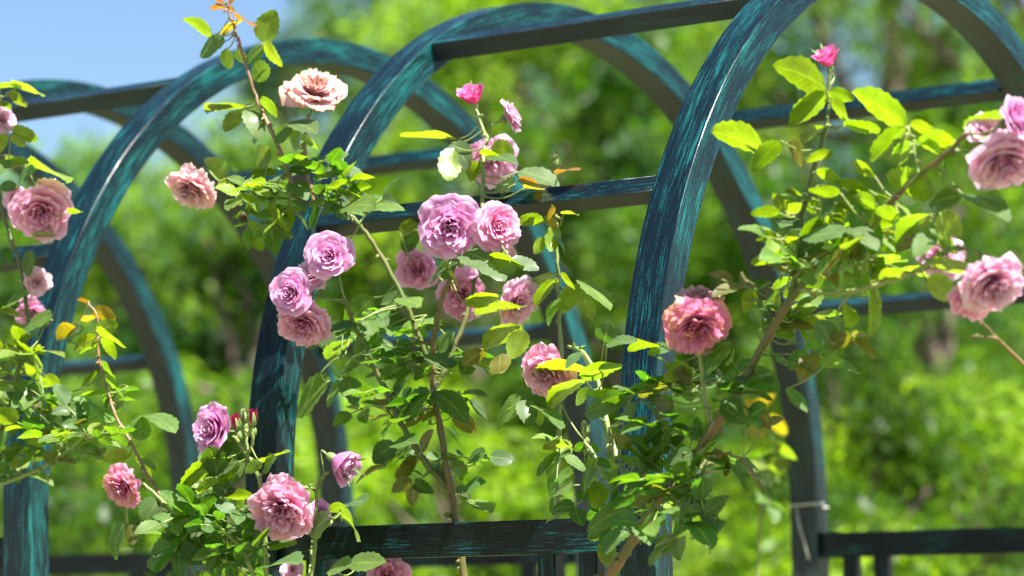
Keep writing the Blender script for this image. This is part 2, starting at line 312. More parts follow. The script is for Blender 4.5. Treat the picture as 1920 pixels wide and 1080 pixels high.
BL = []      # where blooms stand, so that filler sprays keep clear of them
class Plant:
    def __init__(s, name, root_px, label, cat='rose', group='climbing roses on the arbors', Y=-1.1, root=None):
        g = root if root is not None else P(*root_px, Y); s.base = Vector((g.x, g.y, GZ)); s.e = empty(name, s.base, label, cat, group)
        s.pts = []; s.fol = MB(); s.twig = MB()
    def cane(s, px, Y0, Y1, r0, r1, mat=None, thorn=1.0, toground=False, name='cane'):
        n = len(px); pts = [P(x, y, Y0+(Y1-Y0)*i/(n-1)) for i, (x, y) in enumerate(px)]
        if toground:
            p0 = pts[0]; ex = p0+(p0-pts[1])*.9; pts = [Vector((s.base.x, s.base.y, GZ)), Vector((s.base.x*.75+ex.x*.25, s.base.y*.75+ex.y*.25, GZ*.55+ex.z*.45)), ex]+pts
        sp = spline(pts, 6); N_ = len(sp); rad = []
        for i in range(N_): rad.append((r0+(r1-r0)*i/(N_-1))*(1+.07*math.sin(i*1.3+r0*900)+(.16 if i % 7 == 3 else 0))/1280)
        mb = MB(); sp = [p+Vector((U(-1, 1), U(-1, 1), U(-1, 1)))*.0012 for p in sp]; tube(mb, sp, rad, 10)
        for i in range(2, N_-2):        # prickles
            if random.random() < .33*thorn:
                t = (sp[i+1]-sp[i]).normalized(); d = Vector((U(-1, 1), U(-1, 1), U(-1, 1))); d = (d-t*d.dot(t)).normalized()
                b = sp[i]+d*rad[i]*.8; hgt = U(.005, .009)*(1+rad[i]*60)
                tube(mb, [b-t*0, b+d*hgt*.5-t*hgt*.1, b+d*hgt-t*hgt*.5], [hgt*.42, hgt*.2, hgt*.03], 5)
        mb.build(name, mat or M_CANE, s.e)
        s.pts += sp; return sp
    def near(s, p): return min(s.pts, key=lambda q: (q-p).length_squared)
    def leaf(s, x0, y0, x1, y1, w, tone, Y, dy=None, over=None, maxlink=.16, true_ratio=.64):
        b = P(x0, y0, Y); t = P(x1, y1, Y+(U(-.035, .035) if dy is None else dy)); depth = (b-CAM).length
        L = (t-b).length; sw = w/FPX*depth; tw = max(sw*1.02, L*true_ratio*U(.9, 1.05)) if sw < L else sw*1.05
        c = min(1, sw/tw); ang = math.acos(c)
        if over is None: over = tone in 'gds' 
        view = (CAM-(b+t)/2).normalized(); ax = (t-b).normalized(); q = (view-ax*view.dot(ax)).normalized(); sd = ax.cross(q)
        if sd.dot(SUN+Vector((0, 0, .6))) < 0: sd = -sd
        if over: n = q*math.cos(ang)+sd*math.sin(ang)
        else: n = -q*math.cos(ang)+sd*math.sin(ang)
        if over and tone == 's': pass
        leaf(s.fol, b, t, tw, n, tone, U(.05, .22))
        s.link(b, maxlink)
    def link(s, b, maxlink=.16, r=.0013):
        q = s.near(b); d = (b-q).length
        if .004 < d < maxlink:
            mid = (b+q)/2+Vector((0, 0, -.12*d)); sp = spline([q, mid, b], 4); tube(s.twig, sp, [r*1.5]+[r]*(len(sp)-1), 5)
    def compound(s, p, size, tones, dirv=None, n=5, r=.0011):
        q = s.near(p); d = p-q
        d = d.normalized() if d.length > .01 else Vector((U(-1, 1), U(-1, 1), U(-.3, 1))).normalized()
        if dirv is not None: d = dirv
        d = (d+Vector((U(-.5, .5), U(-.6, .6), U(-.25, .35)))).normalized()
        Lr = size*U(1.7, 2.3); b = p-d*Lr*.5; e = p+d*Lr*.5
        mid = p+Vector((0, 0, .08*Lr)); sp = spline([b, mid, e], 3); tube(s.twig, sp, [r]*len(sp), 5)
        s.link(b, .3)
        upv = (Vector((U(-.75, .75), U(-.75, .75), 1)).normalized()); upv = (upv-d*upv.dot(d)).normalized(); sd = d.cross(upv)
        tn = random.choice(tones)
        def lf(at, dr, k):
            dr = (dr+Vector((U(-.25, .25), U(-.25, .25), U(-.3, .15)))).normalized(); nn = (upv+Vector((U(-.6, .6), U(-.6, .6), U(-.2, .2)))).normalized()
            l = size*k*U(.85, 1.15); leaf(s.fol, at, at+dr*l, l*U(.58, .72), nn, tn if random.random() < .8 else random.choice(tones))
        lf(e, d, 1.1)
        for f, k in (((.78, 1.0), (.38, .8)) if n >= 5 else ((.6, .9),)):
            at = b.lerp(e, f)
            for sg in (-1, 1): lf(at+d*U(-.004, .004), (sd*sg+d*.45).normalized(), k)
    def fill(s, cx, cy, rx, ry, Y, n, size, tones, dY=.06, rot=0.):
        for _ in range(n):
            a, q = U(0, 2*math.pi), math.sqrt(U(0, 1)); ex, ey = rx*q*math.cos(a), ry*q*math.sin(a); c_, s_ = math.cos(R(rot)), math.sin(R(rot))
            qx, qy = cx+ex*c_-ey*s_, cy+ex*s_+ey*c_
            if any(math.hypot(qx-bx, qy-by) < br+42 for bx, by, br in BL if br > 20): continue
            s.compound(P(qx, qy, Y+U(-dY, dY)), size*U(.85, 1.25), tones, n=random.choice((5, 5, 3)))
    def done(s):
        if s.twig.n:
            t = s.twig; s.fol.add(np.concatenate(t.v), t.f, np.concatenate(t.uv), None, 1)
        if s.fol.n: s.fol.build('foliage', [M_LEAF, M_SHOOT], s.e)

# petal colours: (inner, outer, edge)
PC = {'lilac': ((.52, .05, .32), (.76, .30, .60), (.93, .68, .86)), 'pink': ((.66, .06, .30), (.86, .32, .56), (.97, .74, .86)),
      'dusty': ((.60, .08, .30), (.86, .36, .56), (.96, .72, .82)), 'pale': ((.70, .22, .32), (.90, .54, .60), (.96, .84, .80)),
      'cream': ((.64, .28, .28), (.82, .54, .54), (.62, .36, .22)), 'burnt': ((.44, .03, .20), (.88, .33, .56), (.90, .46, .26)),
      'hot': ((.66, .01, .22), (.88, .10, .42), (.95, .42, .66)), 'red': ((.40, .005, .06), (.50, .01, .09), (.55, .03, .13)),
      'soft': ((.68, .14, .38), (.90, .48, .69), (.97, .82, .91)), 'green': ((.12, .22, .05), (.16, .26, .06), (.40, .30, .20)), 'brown': ((.50, .08, .26), (.86, .38, .54), (.74, .44, .28))}
def petals(mb, origin, axis, rad, kind, colr, seed, roll=0., squash=(1, 1)):
    rs = random.Random(seed); Uq = rs.uniform
    z = axis.normalized(); x = z.orthogonal().normalized(); y = z.cross(x); cr_, sr_ = math.cos(roll), math.sin(roll); x, y = x*cr_+y*sr_, y*cr_-x*sr_
    ci, co, ce = [np.array(c) for c in PC[colr]]
    N_, amin, amax, l0, l1, ruf, chaos, w0, w1 = {
        'spiral': (30, 0, 70, .62, .98, .03, .07, .7, 1.6), 'open': (40, 0, 72, .64, 1.0, .06, .16, .55, 1.6),
        'messy': (48, 0, 82, .64, 1.0, .09, .26, .55, 1.6), 'loose': (26, 2, 76, .58, 1.02, .08, .2, .6, 1.6),
        'goblet': (20, 0, 30, .8, 1.2, .05, .09, .9, 1.7), 'bud': (7, 0, 6, 1.1, 1.5, .01, .02, .5, .8),
        'half': (26, 0, 62, .6, 1.0, .035, .07, .8, 1.4)}[kind]
    NU, NS = 11, 10; hgt = {'goblet': 0, 'bud': 0}.get(kind, .0)
    quad = kind in ('open', 'messy')
    for i in range(N_):
        t = i/(N_-1); ph = i*2.39996+Uq(-.3, .3)
        if quad and t < .45: ph = (i % 4)*math.pi/2+Uq(-.35, .35)+roll
        a1 = R(amin+(amax-amin)*(t**.85))*(1+Uq(-1, 1)*chaos*.5)+Uq(-1, 1)*chaos*.35
        a0 = a1*.55+R(18)*t if kind not in ('goblet', 'bud') else R(62 if kind == 'goblet' else 38)*(.35+.65*t)
        if kind in ('goblet', 'bud'): a1 = R(-38+ (52 if kind == 'goblet' else 30)*t)
        L = l0+(l1-l0)*t; L *= 1+Uq(-1, 1)*chaos*.4; Wd = (w0+(w1-w0)*t)*(1+Uq(-.15, .15))
        rb = (.03+.10*t) if kind != 'bud' else .02
        curl = (R(40)+R(60)*Uq(0, 1))*(t if kind not in ('goblet', 'bud') else t*t*.8); ph2 = Uq(0, 6.28); fr = Uq(2, 4.5); tilt = Uq(-1, 1)*chaos
        shade = Uq(.82, 1.12); edge_b = Uq(0, 1)
        V = []; UVs = []; C = []; r_, z_ = rb, -.10*t
        rc = .10 if kind != 'messy' else .16
        for k in range(NS):
            s_ = k/(NS-1)
            if k:
                al = a0+(a1-a0)*(s_**.8)+curl*max(0, s_-.72)**1.2*2.2; r_ += L/(NS-1)*math.sin(al); z_ += L/(NS-1)*math.cos(al)
            hw = Wd*.5*(min(1, .30+1.25*s_))*(1 if s_ < .6 else math.sqrt(max(0, 1-((s_-.6)/.46)**2*.82)))
            for j in range(NU):
                u = -1+2*j/(NU-1); rr = max(abs(r_), .02)+rc; psi = u*hw/rr; psi = max(-1.9, min(1.9, psi))
                rad_ = r_+rc*.0; 
                drop = -.10*(u*u)*s_*Wd*(1-t*.5) if s_ > .5 else 0
                rf = ruf*math.sin(u*fr+ph2+s_*3)*s_*s_+ruf*.6*math.sin(u*fr*2.7+ph2*2)*s_**3
                rad2 = rad_*(1-.10*u*u*(1-t))+rf*math.cos(a1)+rc*(1-math.cos(psi))*.2
                zz = z_+drop+rf*math.sin(a1)+tilt*u*.18*s_
                an = ph+psi*(1 if r_ > -.5 else -1)
                V.append(tuple(origin+(x*(rad2*math.cos(an)*squash[0])+y*(rad2*math.sin(an)*squash[1])+z*zz)*rad)); UVs.append((u, s_))
                e = max(0, (s_-.70)/.30)**2.2; e = max(e, max(0, abs(u)-.8)*1.8*s_)
                base = ci*(1-min(1, t*1.4+s_*.35))+co*min(1, t*1.4+s_*.35); eb = e*(.7 if colr not in ('cream', 'burnt', 'brown') else (1 if edge_b > (.2 if colr == 'cream' else .6) else .1)); C.append((base*(1-min(1, eb))+ce*min(1, eb))*shade)
        F = [(k*NU+j, k*NU+j+1, (k+1)*NU+j+1, (k+1)*NU+j) for k in range(NS-1) for j in range(NU-1)]
        mb.add(V, F, UVs, C)
NB = [0]
def bloom(pl, px, py, dpx, face, kind, colr, Y, name='rose_bloom', stalk=True, label=None, squash=(1, 1), stalk_to=None):
    NB[0] += 1; BL.append((px, py, dpx/2))
    c = P(px, py, Y); f = camv(*face); depth = (c-CAM).dot(FW); rad = dpx/2/FPX*depth
    k = {'goblet': 1.55, 'bud': 1.9, 'half': 1.0, 'messy': 1.08, 'spiral': 1.08, 'open': 1.08, 'loose': 1.0}[kind]; rad *= k
    off = {'goblet': .55, 'bud': .7, 'half': .35, 'messy': .12, 'spiral': .3, 'open': .2, 'loose': .15}[kind]
    o = c-f*rad*off; mb = MB(); petals(mb, o, f, rad, kind, colr, 100+NB[0], U(0, 6), squash)
    ob = mb.build(name, M_PETAL, pl.e, label=label)
    cb = MB(); hr = min(.0085, rad*.22) if kind != 'bud' else rad*.30     # hip, sepals, stalk
    hip = [o-f*(rad*.02+hr*2.3), o-f*(rad*.02+hr*1.8), o-f*(rad*.02+hr*.9), o-f*(rad*.02), o+f*hr*.4]
    tube(cb, hip, [hr*.35, hr*.8, hr, hr*.8, hr*.45], 10)
    xx = f.orthogonal().normalized(); yy = f.cross(xx)
    for q in range(5):
        a = q*1.2566+U(-.2, .2); d = xx*math.cos(a)+yy*math.sin(a)
        if kind in ('bud', 'goblet'): sp = [o, o+d*hr*1.05+f*rad*.35, o+d*hr*(1.15 if kind == 'bud' else 2.2)+f*rad*.8, o+d*hr*(.8 if kind == 'bud' else 3.5)+f*rad*1.1]; wd = [hr*.5, hr*.62, hr*.4, hr*.06]
        else: sp = [o-f*hr*.4, o+d*rad*.2-f*hr*.8, o+d*rad*.38-f*rad*.22, o+d*rad*.42-f*rad*.42]; wd = [hr*.5, hr*.45, hr*.25, hr*.05]
        V = []
        for p, w in zip(spline(sp, 3), np.interp(np.linspace(0, 3, 10), range(4), wd)):
            sd = d.cross(f).normalized(); V += [tuple(p-sd*w), tuple(p+d*w*.25), tuple(p+sd*w)]
        cb.add(V, [(3*i+j, 3*i+j+1, 3*i+4+j, 3*i+3+j) for i in range(9) for j in (0, 1)])
    if stalk:
        b = hip[0]; q = P(*stalk_to, Y+.0) if stalk_to else pl.near(b-f*.03)
        if (q-b).length > .004:
            L = (q-b).length; sp = spline([b, b-f*min(.03, L*.35), q.lerp(b, .25)+Vector((0, 0, -.004)), q], 5); tube(cb, sp, [.0019]*len(sp), 7)
    cy = cb.build('calyx', M_CALYX, pl.e); cy.parent = ob
    pl.pts.append(o)
    return ob

YF = -1.12
# ---- centre rose (its canes rise behind the rail)
c = Plant('climbing_rose', (870, 1100), 'climbing rose with several canes rising behind the dark rail, lilac blooms on the bar', Y=-.90)
c1 = c.cane([(870, 1090), (860, 1010), (848, 930), (832, 840), (815, 740), (812, 650), (826, 570), (848, 510), (850, 470)], -.90, -.98, 11, 5, M_CANE2, toground=True)
c.cane([(840, 915), (800, 870), (768, 820), (738, 765), (708, 700), (682, 645), (660, 600), (648, 560)], -.92, -1.06, 8, 4.5)
c.cane([(815, 735), (845, 670), (868, 610), (884, 555), (892, 520)], -.90, -.84, 6, 4)
c4 = c.cane([(812, 700), (785, 630), (750, 545), (705, 465), (668, 415), (625, 388), (575, 378), (515, 350), (455, 340), (425, 335)], -.92, -1.12, 6.5, 3)
c.cane([(560, 372), (546, 340), (530, 295), (505, 240), (484, 190), (462, 125), (444, 65), (428, 18), (424, 4)], -1.06, -1.10, 6, 2.2, M_SHOOTR, name='shoot')
c.cane([(590, 380), (575, 320), (572, 270), (577, 215)], -1.03, -1.05, 5, 3, M_SHOOTR, name='shoot')
c.cane([(862, 500), (900, 420), (905, 360), (905, 300), (914, 262)], -.93, -.84, 6, 4, M_SHOOT, name='shoot')
c.cane([(914, 262), (900, 225), (892, 205)], -.84, -.84, 4, 3, M_SHOOT, name='shoot')
c.cane([(700, 690), (640, 670), (600, 700)], -1.0, -1.02, 3, 2, M_SHOOT, name='shoot')
bloom(c, 845, 424, 116, (-.03, -.12, 1), 'open', 'lilac', -1.03, label='large open lilac pink rose in front of the upper bar')
bloom(c, 932, 424, 92, (.55, .05, 1), 'open', 'pink', -.99, squash=(1, 1))
bloom(c, 618, 478, 92, (-.12, .1, 1), 'spiral', 'lilac', -1.12, label='tightly spiralled magenta lilac rose')
bloom(c, 545, 548, 88, (-.5, .05, 1), 'spiral', 'lilac', -1.14)
bloom(c, 585, 515, 78, (-.2, .5, .5), 'loose', 'soft', -1.07)
bloom(c, 570, 604, 92, (-.25, -.7, .9), 'messy', 'dusty', -1.10)
bloom(c, 590, 174, 104, (.15, .62, .55), 'messy', 'cream', -1.05, label='faded cream pink rose with browned petal edges')
bloom(c, 360, 352, 88, (-.35, -.75, .7), 'messy', 'pale', -1.12, label='wilting pale pink rose hanging from a side shoot')
bloom(c, 884, 176, 42, (-.2, .75, .45), 'goblet', 'hot', -.84, name='rose_bud', label='half opened hot pink bud')
bloom(c, 957, 217, 62, (.75, .4, .1), 'open', 'soft', -.84, stalk_to=(914, 262))
bloom(c, 918, 300, 108, (.1, -.35, .8), 'loose', 'soft', -.77)
bloom(c, 968, 566, 96, (.45, -.25, .7), 'loose', 'soft', -.86)
bloom(c, 868, 552, 96, (-.2, -.2, .9), 'loose', 'pink', -.80)
bloom(c, 783, 505, 84, (-.2, -.1, .9), 'loose', 'pink', -.82)
bloom(c, 728, 1078, 84, (.2, .2, .8), 'loose', 'pink', -.90)
bloom(c, 940, 470, 60, (.4, .1, .7), 'loose', 'pale', -.88)
# hanging dead hip
hb = MB(); a, b = P(455, 352, -1.1), P(456, 396, -1.1); tube(hb, spline([a, (a+b)/2+Vector((.002, 0, 0)), b], 3), [.0012]*7, 5)
tube(hb, [b, b-Vector((0, 0, .004)), b-Vector((0, 0, .010)), b-Vector((0, 0, .015)), b-Vector((0, 0, .020))], [.0015, .004, .0085, .007, .003], 8); hb.build('dried_hip', M_DEAD, c.e)
A = -1.08
for q in [(398, 67, 347, 32, 25, 'y'), (418, 67, 449, 32, 14, 'a'), (422, 78, 373, 104, 30, 's'), (422, 92, 432, 130, 26, 'y'), (440, 95, 462, 118, 20, 'y'), (492, 80, 515, 17, 46, 'y'), (464, 118, 495, 82, 22, 'g'), (493, 82, 531, 124, 26, 'y'), (476, 116, 505, 152, 38, 'y'),
          (424, 14, 396, 12, 12, 'r'), (426, 12, 443, 22, 9, 'r'), (420, 8, 402, -4, 8, 'r'), (446, 36, 477, 43, 12, 'r'), (430, 8, 442, -8, 8, 'r'),
          (462, 200, 390, 207, 12, 'y'), (458, 203, 421, 245, 28, 'y'), (462, 205, 488, 258, 36, 'g'), (478, 235, 482, 268, 24, 'y'), (484, 183, 523, 217, 22, 'y'),
          (541, 232, 592, 243, 20, 's'), (517, 270, 545, 238, 18, 'g'), (500, 312, 484, 274, 36, 'y'), (560, 275, 545, 240, 26, 'y'), (565, 260, 600, 275, 18, 'y'), (610, 300, 654, 289, 22, 's'), (622, 316, 686, 328, 17, 's'),
          (588, 334, 636, 320, 16, 's'), (543, 345, 574, 374, 26, 's'), (616, 348, 650, 370, 18, 's'), (428, 330, 388, 298, 38, 'y'), (440, 338, 408, 345, 14, 'y'), (470, 330, 520, 318, 16, 'y'), (480, 345, 500, 372, 30, 's'), (520, 360, 500, 400, 22, 'd'),
          (500, 395, 545, 425, 26, 'y'), (480, 385, 460, 398, 20, 'y'), (530, 400, 548, 432, 26, 'y'), (640, 392, 700, 378, 20, 'g'), (690, 395, 757, 386, 14, 'g'), (620, 385, 655, 412, 24, 'd'), (600, 395, 575, 425, 26, 'd'), (630, 360, 690, 372, 16, 'y'), (640, 375, 600, 400, 24, 'd')]:
    c.leaf(*q, A+U(-.02, .03))
c.fill(585, 345, 90, 48, -1.06, 9, 0.043, 'gysgd'); c.fill(475, 335, 75, 26, -1.09, 6, 0.038, 'gyys'); c.fill(510, 395, 45, 28, -1.07, 4, 0.043, 'yyg'); c.fill(650, 395, 60, 22, -1.0, 5, 0.041, 'dgs')
B_ = -.86
for q in [(858, 262, 750, 253, 13, 'y'), (852, 276, 836, 342, 46, 'y'), (847, 268, 880, 315, 46, 's'), (900, 288, 942, 292, 14, 'y'), (920, 276, 968, 288, 38, 'y'), (916, 292, 968, 298, 15, 'd'), (897, 302, 882, 338, 30, 'y'),
          (750, 437, 790, 408, 28, 'y'), (757, 472, 787, 432, 30, 'g'), (966, 345, 922, 365, 28, 's'), (972, 322, 1050, 345, 34, 's'), (972, 340, 1016, 346, 16, 'r'), (985, 352, 1020, 352, 10, 'a')]:
    c.leaf(*q, B_+U(-.02, .02))
for q in [(868, 472, 947, 513, 50, 's'), (958, 484, 1011, 506, 24, 's'), (920, 482, 985, 494, 12, 'y'), (862, 492, 800, 522, 20, 'd'), (830, 500, 862, 530, 16, 'y')]: c.leaf(*q, -1.0)
for q in [(978, 576, 895, 580, 18, 'y'), (975, 612, 900, 648, 28, 'y'), (985, 620, 955, 672, 42, 'y'), (905, 655, 868, 685, 32, 'o'), (940, 662, 940, 706, 42, 'o'), (978, 640, 960, 612, 26, 'y'), (880, 575, 930, 545, 36, 'y'),
          (643, 615, 567, 650, 44, 's'), (655, 635, 612, 672, 22, 'y'), (700, 558, 642, 608, 50, 'g'), (714, 572, 766, 560, 34, 's'), (710, 590, 655, 616, 22, 'g'), (620, 712, 548, 778, 44, 'g'), (640, 710, 613, 764, 20, 'g'), (655, 706, 666, 757, 42, 's'),
          (684, 672, 624, 702, 28, 'g'), (772, 738, 727, 782, 28, 'd'), (806, 735, 756, 788, 30, 'd'), (812, 736, 876, 786, 46, 'd'), (850, 778, 893, 812, 34, 'o'), (880, 750, 917, 784, 20, 'd'), (742, 832, 697, 868, 42, 'd'), (738, 832, 779, 828, 22, 'd'),
          (790, 845, 806, 805, 16, 'o'), (780, 855, 745, 900, 26, 'o'), (800, 858, 825, 850, 18, 'd'), (825, 872, 788, 890, 22, 'd'), (818, 875, 856, 902, 30, 's'), (910, 850, 875, 862, 26, 'd'), (918, 856, 966, 862, 32, 'd'), (856, 912, 882, 935, 20, 'd'),
          (880, 938, 920, 960, 24, 'g'), (870, 920, 905, 900, 18, 'd'), (832, 965, 862, 975, 12, 's'), (740, 745, 770, 690, 18, 'd'), (850, 690, 800, 660, 28, 'd'), (820, 660, 850, 620, 26, 'd'), (770, 640, 735, 665, 24, 'd'), (745, 560, 800, 575, 20, 'g')]:
    c.leaf(*q, -.97+U(-.05, .05))
c.fill(800, 640, 110, 65, -.95, 16, 0.044, 'dggs', .08); c.fill(800, 760, 70, 50, -.93, 7, 0.042, 'ddgo', .06); c.fill(790, 490, 100, 40, -.93, 9, 0.038, 'gygd', .08); c.fill(900, 600, 70, 40, -.92, 6, 0.041, 'gysd'); c.fill(700, 480, 45, 45, -.96, 5, 0.038, 'dgd')
c.fill(730, 560, 35, 70, -1.0, 5, 0.043, 'gsy', .04); c.fill(700, 760, 40, 60, -1.0, 3, 0.043, 'gg', .04); c.fill(850, 900, 40, 40, -.93, 2, 0.041, 'gg'); c.fill(790, 860, 60, 30, -.92, 3, 0.038, 'ddo')
c.done()

# ---- slim single shoot
s_ = Plant('climbing_rose', (1045, 1100), 'slim upright green rose shoot behind the upper bar, closed green bud at its tip', Y=-.80)
s_.cane([(1050, 1090), (1046, 980), (1046, 880), (1049, 780), (1053, 690), (1049, 600), (1046, 510), (1043, 430), (1041, 370), (1040, 325)], -.82, -.80, 6.5, 3.2, M_SHOOT, 1.2, True, 'shoot')
bloom(s_, 1042, 303, 24, (.05, 1, .1), 'bud', 'green', -.80, 'rose_bud')
for q in [(1048, 325, 1086, 311, 8, 'r'), (1020, 414, 967, 412, 22, 'y'), (1022, 408, 1047, 428, 16, 'a'), (1045, 425, 1029, 473, 30, 'y'), (1024, 448, 999, 476, 24, 'y'), (1035, 385, 1030, 415, 14, 'a'), (1056, 403, 1082, 398, 8, 'y'), (1045, 450, 1062, 475, 8, 'g'),
          (1043, 512, 988, 540, 15, 'y'), (1050, 514, 1080, 542, 14, 'y'), (1043, 522, 1003, 572, 28, 'y'), (1084, 534, 1055, 588, 40, 'y'), (1092, 555, 1112, 600, 28, 'y'), (1047, 560, 1024, 606, 22, 'g'), (1088, 525, 1147, 572, 28, 'g'),
          (1092, 686, 1000, 706, 30, 'y'), (1096, 710, 1028, 762, 28, 'y'), (1106, 730, 1074, 756, 20, 'y'), (978, 744, 923, 800, 28, 'g'), (975, 760, 950, 787, 20, 'y'), (985, 750, 990, 798, 42, 's'), (1006, 770, 1018, 797, 22, 'y'), (1008, 762, 1056, 796, 24, 'g'),
          (1070, 832, 1018, 836, 14, 'y'), (1050, 848, 1005, 892, 18, 'g'), (1045, 850, 1020, 890, 14, 'y'), (1060, 855, 1100, 880, 18, 'g')]:
    s_.leaf(*q, -.84+U(-.04, .02) if q[1] < 640 else -1.0)
bloom(s_, 1028, 695, 98, (-.3, -.55, .8), 'messy', 'dusty', -.97, label='crumpled dusty pink rose with folded petals beside the slim shoot')
s_.fill(1060, 850, 45, 40, -.9, 4, 0.042, 'gyd'); s_.fill(1010, 650, 40, 25, -.9, 2, 0.041, 'gy')
s_.done()

# ---- right rose
r = Plant('climbing_rose', (930, 1130), 'climbing rose with a thick brown diagonal cane crossing the right front leg and leaning right', Y=-1.10)
r1 = r.cane([(1140, 1085), (1190, 1010), (1248, 928), (1312, 842), (1372, 755), (1430, 650), (1492, 548), (1560, 480), (1635, 422), (1698, 350), (1760, 300), (1818, 248)], -1.14, -1.28, 13, 4.5, M_CANE2, 1.0, True)
r.cane([(1478, 575), (1494, 500), (1505, 400), (1530, 305), (1550, 232), (1553, 170), (1557, 130)], -1.22, -1.20, 6, 3, M_CANE)
r.cane([(1500, 545), (1580, 548), (1640, 535), (1700, 516), (1745, 490), (1785, 466), (1835, 476), (1860, 490)], -1.24, -1.26, 5.5, 3.5, M_SHOOT)
r.cane([(1335, 810), (1322, 750), (1316, 700), (1312, 655)], -1.17, -1.20, 6, 4, M_SHOOT)
r.cane([(1215, 970), (1180, 905), (1152, 845), (1134, 780), (1118, 705), (1092, 660), (1066, 650)], -1.14, -1.06, 7, 3.5, M_SHOOT)
r.cane([(1120, 860), (1098, 830), (1098, 812)], -1.10, -1.10, 4, 3, M_SHOOT)
r.cane([(1600, 545), (1570, 590), (1590, 630)], -1.24, -1.24, 3, 2, M_SHOOT)
r.cane([(1300, 860), (1340, 850), (1390, 860), (1420, 900)], -1.17, -1.2, 3, 2, M_SHOOTR)
r.cane([(1260, 935), (1300, 950), (1330, 1000)], -1.16, -1.18, 3, 2, M_SHOOT)
r.cane([(1698, 352), (1722, 320), (1710, 270), (1702, 238)], -1.26, -1.27, 3.5, 2.5, M_SHOOT)
bloom(r, 1098, 803, 24, (-.1, 1, .1), 'bud', 'green', -1.10, 'rose_bud')
bloom(r, 1306, 608, 122, (.03, -.62, .85), 'messy', 'burnt', -1.22, label='large old rose with burnt orange petal edges in front of the leg')
bloom(r, 1308, 564, 92, (.0, .8, .35), 'loose', 'cream', -1.20)
bloom(r, 1549, 105, 42, (-.3, .75, .4), 'goblet', 'hot', -1.20, 'rose_bud', label='hot pink bud on the topmost tip of the right shoot')
bloom(r, 1882, 300, 136, (.1, -.75, .7), 'open', 'soft', -1.28)
bloom(r, 1910, 220, 106, (.6, .3, .5), 'half', 'lilac', -1.30)
bloom(r, 1848, 245, 78, (-.1, .5, .5), 'loose', 'soft', -1.24)
bloom(r, 1858, 530, 120, (.2, -.65, .75), 'messy', 'soft', -1.28, label='pale pink drooping rose with folded petals near the right edge')
bloom(r, 1822, 560, 92, (-.1, -.7, .8), 'loose', 'pink', -1.25)
bloom(r, 1766, 478, 92, (-.2, .1, .9), 'loose', 'soft', -1.17)
for q in [(1548, 166, 1461, 116, 52, 'y'), (1551, 172, 1480, 234, 40, 'y'), (1553, 172, 1602, 186, 26, 'y'), (1557, 190, 1594, 221, 30, 'y'), (1700, 236, 1604, 168, 50, 'y'), (1697, 238, 1631, 297, 46, 'y'), (1700, 246, 1655, 297, 14, 'y'), (1706, 234, 1762, 246, 24, 'y'),
          (1715, 262, 1678, 311, 34, 'y'), (1790, 262, 1722, 260, 28, 'y'), (1800, 272, 1748, 312, 28, 'y'), (1434, 276, 1338, 240, 44, 'y'), (1464, 264, 1408, 318, 36, 'y'), (1478, 270, 1512, 312, 30, 'o'), (1548, 236, 1506, 262, 20, 'y'), (1582, 236, 1652, 240, 20, 'y'),
          (1590, 230, 1628, 242, 14, 's'), (1470, 396, 1450, 360, 24, 'y'), (1462, 400, 1406, 396, 20, 'y'), (1632, 362, 1568, 340, 24, 'y'), (1576, 362, 1514, 354, 24, 'y'), (1642, 382, 1602, 368, 28, 'y'), (1562, 372, 1540, 408, 20, 'g'), (1752, 358, 1664, 324, 52, 'y'),
          (1806, 366, 1738, 380, 40, 's'), (1806, 364, 1897, 403, 16, 'd'), (1745, 400, 1682, 452, 36, 'y'), (1762, 398, 1803, 442, 46, 'y'), (1752, 430, 1712, 480, 38, 'g'), (1755, 438, 1796, 476, 26, 'y'), (1590, 436, 1502, 441, 28, 's'), (1592, 428, 1648, 460, 28, 's'),
          (1490, 482, 1408, 486, 20, 'y'), (1752, 506, 1837, 498, 36, 'y'), (1738, 522, 1792, 562, 44, 'y'), (1700, 512, 1648, 520, 22, 'y'), (1815, 250, 1880, 205, 44, 'y'), (1860, 260, 1815, 330, 50, 'g'), (1790, 290, 1760, 340, 26, 'g'), (1560, 290, 1510, 300, 22, 'y'), (1530, 320, 1580, 340, 22, 'y'), (1725, 270, 1790, 300, 24, 'y'), (1640, 330, 1600, 310, 20, 'y'), (1685, 400, 1640, 395, 26, 'y'), (1720, 440, 1680, 470, 28, 'o'),
          (1595, 575, 1591, 612, 32, 'y'), (1556, 642, 1532, 600, 46, 'd'), (1600, 630, 1556, 652, 36, 'o'), (1600, 632, 1646, 625, 15, 'o'), (1600, 640, 1648, 670, 20, 'o'), (1475, 730, 1517, 771, 24, 'd'), (1640, 430, 1640, 395, 22, 'y')]:
    r.leaf(*q, -1.25+U(-.03, .03))
